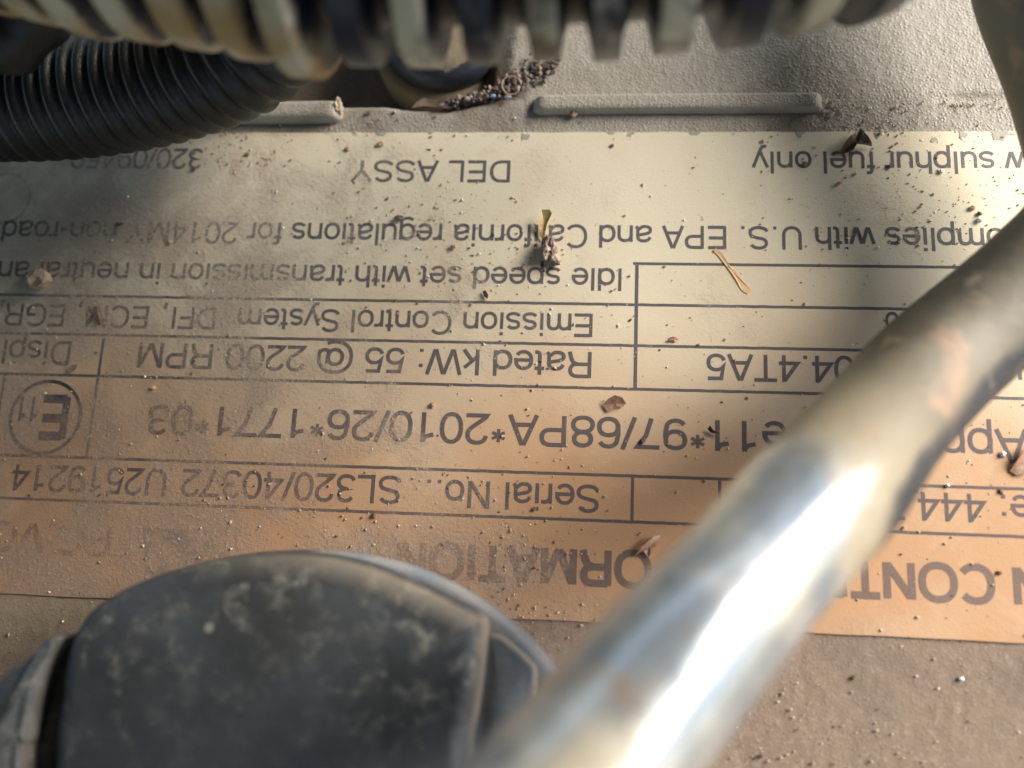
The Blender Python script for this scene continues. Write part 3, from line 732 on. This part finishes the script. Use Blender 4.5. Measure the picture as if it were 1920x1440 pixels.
slab('grip_block', [(156, 1148), (236, 1096), (340, 1060), (470, 1040), (590, 1042), (690, 1064), (790, 1104), (860, 1140), (888, 1158), (900, 1176), (897, 1240), (884, 1340), (868, 1440), (850, 1800), (110, 1900), (92, 1440), (103, 1310), (118, 1216)],
     0.85, ZT, 0.15, M_CAP, CAP, draft=0.05, edge_wall=1.0, edge_bev=0.6, loc=cl, ex=P(880, 1160, ZT).x, dome=1.2, soft=0.5)
slab('side_block', [(102, 1196), (60, 1226), (0, 1272), (-140, 1400), (-330, 1640), (-330, 1900), (30, 1900), (34, 1440), (42, 1390), (56, 1310), (76, 1245)],
     0.7, ZT - 0.02, 0.04, M_CAP, CAP, draft=0.05, edge_wall=0.22, edge_bev=0.12, loc=cl)
slab('side_panel', [(912, 1196), (934, 1190), (962, 1208), (992, 1236), (1006, 1256), (1000, 1310), (975, 1400), (930, 1520), (860, 1520), (880, 1400), (898, 1270)],
     0.80, ZR + 0.04, 0.045, M_PANELCAP, CAP, draft=0.02, edge_wall=0.9, edge_bev=1.0, loc=cl, dome=0.3)
slab('web', [(130, 1220), (70, 1260), (-100, 1500), (-100, 1800), (300, 1800), (300, 1300)], 0.45, ZT - 0.30, 0.03, M_CAP, CAP, loc=cl)

# ------------------------------------------------------------------ crumbs, chips and grit
def rock_data(seed, sub=2, rough=0.35, flat=(1, 1, 1)):
    bm = bmesh.new(); bmesh.ops.create_icosphere(bm, subdivisions=sub, radius=1)
    off = Vector((seed * 3.1, seed * 1.7, seed * 0.9))
    for v in bm.verts:
        n = noise.noise(v.co * 1.3 + off) + 0.5 * noise.noise(v.co * 3.1 + off)
        v.co = v.co * (1 + rough * n * 1.6); v.co.x *= flat[0]; v.co.y *= flat[1]; v.co.z *= flat[2]
    me = bpy.data.meshes.new('chip'); bm.to_mesh(me); bm.free(); return me
def rock(name, u, v, w, h, mat, label, cat, seed, zs=0.8, rot=0.0, sub=2, rough=0.35, group=None, z=0.0):
    """w, h: size in photograph pixels"""
    me = rock_data(seed, sub, rough); c = P(u, v, z); k = 8.3 / FPX / 2 * (0.78 if name == 'dark_chip' else 0.92)
    me.name = name
    M = Matrix.Rotation(rot, 4, 'Z') @ Matrix.Diagonal((w * k, h * k, min(w, h) * k * zs, 1))
    me.transform(M); me.materials.append(mat)
    zmin = min(q.co.z for q in me.vertices)
    o = bpy.data.objects.new(name, me); o.location = (c.x, c.y, z - zmin * 0.75); link(o); return tag(o, label, cat, group)
def flake(name, outline, mat, label, cat, lift, z=0.0, thick=0.008, group=None):
    """curled flake: outline in photograph pixels, lift(i, t) gives the height of each outline point"""
    pts = [P(u, v, z) for u, v in outline]; n = len(pts); c = sum(pts, Vector()) / n; vs = []
    hs = [h * 0.62 for h in lift]
    hc = sum(hs) / n * 0.55
    for t in (0, 1):
        vs.append((0, 0, hc + thick * t))
        for p, h in zip(pts, hs): vs.append((p.x - c.x, p.y - c.y, h + thick * t))
        for p, h in zip(pts, hs): vs.append(((p.x - c.x) * 0.55, (p.y - c.y) * 0.55, (h * 0.45 + hc * 0.55) + thick * t + 0.01 * noise.noise(p * 9)))
    m = 2 * n + 1; fs = []
    for i in range(n):
        j = (i + 1) % n
        fs.append((m, m + 1 + n + i, m + 1 + n + j)); fs.append((m + 1 + n + i, m + 1 + i, m + 1 + j, m + 1 + n + j))
        fs.append((0, 1 + n + j, 1 + n + i)); fs.append((1 + n + i, 1 + n + j, 1 + j, 1 + i))
        fs.append((1 + i, 1 + j, m + 1 + j, m + 1 + i))
    o = mesh(name, vs, fs, mat, smooth=False, loc=(c.x, c.y, z + 0.004)); return tag(o, label, cat, group)

rock('pebble', 82, 527, 46, 46, M_STONE, 'rounded pale brown stone resting above the printed line at the far left', 'stone', 1, 1.0)
flake('paint_flake', [(175, 577), (186, 575), (190, 592), (194, 610), (186, 612), (178, 598)], M_HUSK, 'thin pale flake standing on edge over the M of ECM', 'flake', [0.01, 0.04, 0.06, 0.04, 0.01, 0.0])
rock('clod', 1030, 470, 24, 46, M_GRIT, 'pinkish crumbly grit clump under the straw beside the word speed', 'grit clump', 3, 1.3, 0.1, 3, 0.6)
rock('clod', 1040, 488, 17, 30, M_GRIT, 'smaller pinkish clod touching the grit clump above the word speed', 'grit clump', 4, 1.2, 0.4, 3, 0.6)
rock('dark_chip', 748, 410, 26, 12, M_DARK, 'long dark chip touching the g of regulations', 'chip', 5, 0.9, -0.1)
rock('dark_chip', 851, 464, 14, 12, M_RUST, 'small reddish chip between regulations and the words speed set', 'chip', 6, 0.9)
rock('dark_chip', 1076, 216, 17, 15, M_RUST, 'round brown crumb in front of the long raised rib', 'crumb', 7, 1.1)
rock('dark_chip', 1430, 266, 9, 10, M_RUST, 'reddish crumb just below the label edge left of the word only', 'crumb', 8)
rock('dark_chip', 1508, 308, 12, 12, M_DARK, 'black crumb inside the o of the word only', 'crumb', 9)
rock('dark_chip', 1573, 345, 14, 11, M_RUST, 'brown grit grain under the word fuel', 'crumb', 10, rot=0.6)
rock('dark_chip', 1668, 313, 10, 9, M_DARK, 'dark crumb at the r of sulphur', 'crumb', 11)
rock('dark_chip', 1822, 391, 14, 11, M_RUST, 'dark red crumb above the word complies near the pipe', 'crumb', 12)
rock('dark_chip', 1836, 402, 10, 10, M_DARK, 'near black crumb right beside the bright grain at the pipe', 'crumb', 13)
rock('bright_grain', 1835, 414, 11, 11, M_BRIGHT, 'brightest glinting grain beside the pipe over the word complies', 'grain', 14)
rock('bright_grain', 1765, 322, 9, 10, M_BRIGHT, 'glinting grain below the p of sulphur', 'grain', 15)
rock('bright_grain', 1880, 852, 11, 12, M_BRIGHT, 'bright grain on the A of Approval at the right edge', 'grain', 16)
rock('bright_grain', 1776, 911, 8, 9, M_BRIGHT, 'glinting grain on the line above the digits 444', 'grain', 17)
rock('dark_chip', 1876, 922, 8, 13, M_DARK, 'dark splinter on the line beside the digits 444', 'crumb', 18, rot=0.7)
rock('dark_chip', 1873, 1074, 12, 9, M_DARK, 'dark crumb between the heading letters C and N', 'crumb', 19)
rock('pink_chip', 1262, 637, 18, 11, M_RUST, 'small pinkish flake in the empty box of the table', 'chip', 20, 0.7)
rock('dark_chip', 320, 455, 13, 9, M_STONE, 'pale crumb below the M of 2014MY', 'crumb', 21)
rock('dark_chip', 226, 421, 18, 9, M_DARK, 'dark crumb between 2014MY and the faded word after it', 'crumb', 22)
rock('dark_chip', 288, 728, 14, 10, M_STAIN, 'orange crumb above the digits 03 under the table line', 'crumb', 23)
rock('dark_chip', 812, 760, 12, 12, M_RUST, 'reddish crumb above the year 2010', 'crumb', 24)
rock('dark_chip', 1206, 826, 12, 10, M_DARK, 'black crumb on the digit 7 of 97', 'crumb', 25)
rock('dark_chip', 702, 967, 11, 12, M_DARK, 'dark crumb just under the serial number box', 'crumb', 26)
rock('dark_chip', 1002, 954, 9, 9, M_DARK, 'small dark crumb under the word Serial', 'crumb', 27)
rock('dark_chip', 785, 440, 6, 6, M_DARK, 'tiny dark crumb above the word set', 'crumb', 28)
rock('dark_chip', 365, 318, 9, 12, M_DARK, 'dark crumb on the first digit of the part number', 'crumb', 29)
rock('dark_chip', 463, 290, 11, 9, M_DARK, 'dark crumb in the blank space right of the part number', 'crumb', 30)
rock('dark_chip', 715, 270, 18, 13, M_RUST, 'crumbling brown chip over the Y of ASSY', 'chip', 31, 0.6)
rock('dark_chip', 652, 280, 17, 10, M_RUST, 'brown chip left of the Y of ASSY', 'chip', 32, 0.7)
rock('dark_chip', 1148, 274, 11, 8, M_DARK, 'brown crumb on the blank film right of DEL', 'crumb', 33)
rock('dark_chip', 692, 212, 22, 8, M_DARK, 'dark splinter on the cover beyond the film edge', 'splinter', 34, 0.6, 0.3, z=-0.01)
rock('pale_chip', 740, 210, 7, 8, M_STONE, 'pale grain on the cover by the ledge', 'grain', 35, z=-0.01)
rock('dark_chip', 1601, 1270, 10, 9, M_DARK, 'black crumb on the bare brown cover at lower right', 'crumb', 36, z=-0.015)
rock('dark_chip', 1427, 1417, 12, 10, M_DARK, 'black crumb beside the pipe near the bottom edge', 'crumb', 37, z=-0.015)
rock('bright_grain', 1802, 1272, 9, 9, M_BRIGHT, 'glinting grain on the bare brown cover at lower right', 'grain', 38, z=-0.015)
flake('dead_leaf', [(1570, 288), (1590, 262), (1611, 245), (1620, 262), (1632, 270), (1633, 276), (1618, 276), (1606, 270), (1598, 285), (1578, 291)], M_LEAF,
      'torn dark brown leaf scrap lying over the word fuel', 'leaf scrap', [0.02, 0.12, 0.06, 0.14, 0.05, 0.02, 0.10, 0.13, 0.05, 0.01])
flake('straw', [(1012, 443), (1011, 430), (1016, 412), (1017, 402), (1031, 402), (1036, 408), (1027, 424), (1021, 444), (1018, 452)], M_STRAW,
      'bent yellow straw blade standing on the word California', 'straw', [0.02, 0.06, 0.13, 0.16, 0.17, 0.15, 0.09, 0.04, 0.01])
flake('straw', [(1336, 470), (1342, 466), (1352, 474), (1366, 496), (1380, 510), (1396, 532), (1409, 546), (1401, 552), (1390, 544), (1374, 518), (1358, 496), (1345, 478)], M_STAIN,
      'flat orange straw strip crossing the table line under EPA', 'straw', [0.001] * 12, thick=0.002)
flake('rust_flake', [(1130, 760), (1140, 750), (1152, 744), (1166, 748), (1174, 758), (1168, 764), (1158, 762), (1148, 770), (1138, 772)], M_RUST,
      'reddish curled flake under the table line above the digits 68', 'flake', [0.01, 0.07, 0.11, 0.10, 0.03, 0.02, 0.06, 0.03, 0.01])
flake('rust_flake', [(1188, 1044), (1204, 1024), (1226, 1006), (1238, 1004), (1232, 1020), (1220, 1036), (1216, 1046), (1206, 1034)], M_RUST,
      'long pink peeling flake on the heading beside the pipe', 'flake', [0.01, 0.08, 0.10, 0.04, 0.02, 0.06, 0.01, 0.05])
flake('rust_flake', [(1892, 884), (1902, 862), (1916, 842), (1940, 832), (1945, 870), (1925, 888), (1905, 892)], M_RUST,
      'dark red flake cut by the right edge at the word Approval', 'flake', [0.01, 0.10, 0.14, 0.10, 0.04, 0.05, 0.02])
flake('rust_flake', [(905, 548), (911, 546), (917, 556), (915, 562), (908, 557)], M_RUST, 'small orange flake above the table line between speed and Emission', 'flake', [0.01, 0.05, 0.06, 0.02, 0.01])
flake('paint_flake', [(126, 694), (140, 686), (152, 686), (144, 694), (132, 699)], M_HUSK, 'small tan flake standing right of the letters Displ', 'flake', [0.01, 0.06, 0.07, 0.02, 0.01])
rock('paint_clod', 637, 207, 16, 34, M_STONE, 'pale crumbly lump on the broken end of the short rib', 'paint lump', 61, 1.6, 0.3, 3, 0.5)
flake('husk', [(772, 203), (782, 196), (797, 190), (820, 194), (840, 201), (844, 205), (825, 203), (795, 200)], M_HUSK, 'thin pale curved husk caught on the ledge before the boss', 'husk', [0.0, 0.05, 0.09, 0.09, 0.05, 0.01, 0.02, 0.02])
flake('dry_fibre', [(1326, 805), (1330, 799), (1336, 808), (1346, 812), (1344, 816), (1332, 812)], M_LEAF, 'tiny curled fibre on the digits 11 of the approval number', 'fibre', [0.02, 0.06, 0.06, 0.03, 0.02, 0.03])

# curled ring lying on the gravel
rc = P(960, 168, 0.0)
rv = [Vector((0.092 * math.cos(a) * (1 + 0.05 * math.sin(3 * a)), 0.088 * math.sin(a), 0.06 + 0.02 * math.sin(a))) for a in [i / 24 * 2 * math.pi * 0.93 for i in range(25)]]
ringo = sweep('curled_shaving', rv, 0.007, M_HUSK, 0.02, 8)
ringo.location = (rc.x, rc.y, 0.02); tag(ringo, 'curled ring shaped shaving lying on the black gravel by the boss', 'shaving')

# loose grit: uncountable, joined
def grains(name, items, mat, label, cat):
    """items: (x, y, z, size)"""
    base = []
    for s in range(6):
        bm = bmesh.new(); bmesh.ops.create_icosphere(bm, subdivisions=1, radius=1)
        for v in bm.verts: v.co *= 0.5 + 0.9 * rnd.random()
        base.append(([tuple(v.co) for v in bm.verts], [tuple(q.index for q in f.verts) for f in bm.faces])); bm.free()
    vs, fs = [], []
    for (x, y, z, s) in items:
        bv, bf = base[rnd.randrange(6)]; a = rnd.random() * 6.28; c, sn = math.cos(a), math.sin(a); b0 = len(vs)
        ax = 0.7 + 0.6 * rnd.random()
        for (p, q, r) in bv: vs.append((x + (p * c * ax - q * sn) * s, y + (p * sn * ax + q * c) * s, z + (r + 0.6) * s * 0.8))
        fs += [tuple(b0 + i for i in f) for f in bf]
    o = mesh(name, vs, fs, mat, smooth=False); return tag(o, label, cat, kind='stuff')
def scatter(n, smin, smax, clusters=(), spread=1.0, dark=False):
    out = []
    while len(out) < n:
        if clusters and rnd.random() < spread:
            u, v, su, sv = clusters[rnd.randrange(len(clusters))]; u = rnd.gauss(u, su); v = rnd.gauss(v, sv)
        else: u, v = rnd.uniform(-60, 2000), rnd.uniform(120, 1480)
        p = P(u, v)
        if v < 215 and 560 < u < 1000: continue
        s = (smin + (smax - smin) * rnd.random() ** 3) * 8.3 / FPX / 2
        out.append((p.x, p.y, 0.0 if YBOT < p.y < YTOP else ZC, s))
    return out
CL = [(1780, 370, 80, 45), (860, 450, 60, 60), (990, 470, 40, 40), (450, 290, 40, 20), (1640, 400, 120, 60), (1700, 230, 120, 25), (650, 220, 40, 12),
      (850, 890, 120, 60), (1000, 1000, 100, 50), (560, 980, 120, 40), (980, 1150, 60, 30), (1330, 195, 150, 14), (1830, 193, 50, 5), (1560, 200, 30, 10), (1480, 1400, 80, 60), (760, 380, 80, 50)]
grains('dark_dust', scatter(520, 2.0, 5.5, CL, 0.5), M_DARK, 'scattered tiny dark brown specks over label and cover', 'dust')
grains('tan_dust', scatter(2000, 1.8, 6, CL, 0.4), M_STONE, 'scattered tan dust crumbs over label and cover', 'dust')
grains('sparkling_dust', scatter(650, 2.2, 6, CL, 0.3), M_BRIGHT, 'scattered sparkling pale grains over label and cover', 'dust')
def pile(n, smin, smax, k0=0):
    out = []; line = [(828, 200), (870, 193), (905, 184), (940, 170), (965, 160), (990, 142), (1015, 130), (1040, 122)]
    wid = [5, 7, 9, 16, 24, 26, 22, 14]
    for _ in range(n):
        i = rnd.random() * (len(line) - 1); j = int(i); t = i - j
        w_ = wid[j] * (1 - t) + wid[j + 1] * t
        u = line[j][0] * (1 - t) + line[j + 1][0] * t + rnd.gauss(0, w_ * 0.5); v = line[j][1] * (1 - t) + line[j + 1][1] * t + rnd.gauss(0, w_ * 0.42)
        if v > 193 and u > 860: v = 193 - rnd.random() * 10
        p = P(u, v, -0.02); s = rnd.uniform(smin, smax) * 8.3 / FPX / 2
        out.append((p.x, p.y, -0.10 + rnd.random() * 0.14, s))
    return out
grains('black_gravel', pile(560, 4, 11), M_BLACKGRIT, 'shiny black gravel heaped between the boss and the ledge', 'gravel')
grains('brown_gravel', pile(330, 4, 11), M_GRIT, 'brown grains mixed through the black gravel heap', 'gravel')
grains('white_gravel', pile(35, 3, 8), M_BLUEWHITE, 'bluish white grains among the black gravel', 'gravel')
for i, (u, v, s) in enumerate([(925, 181, 12), (953, 183, 15)]):
    rock('bright_grain', u, v, s, s * 0.7, M_BLUEWHITE, ['small blue white grain at the gravel edge by the boss', 'larger blue white grain below the curled shaving'][i], 'grain', 50 + i, z=0.02)

# added unseen bonnet above and behind the camera: it shades the left of the engine
vs = [(-45, -40, 15.0), (HX, -40, 15.0), (HX, 40, 15.0), (-45, 40, 15.0), (-45, -40, 15.6), (HX, -40, 15.6), (HX, 40, 15.6), (-45, 40, 15.6)]
fs = [(0, 3, 2, 1), (4, 5, 6, 7), (0, 1, 5, 4), (1, 2, 6, 5), (2, 3, 7, 6), (3, 0, 4, 7)]
tag(mesh('blocker_panel', vs, fs, M_PANEL, smooth=False), 'dark unseen bonnet above the engine', 'blocker')
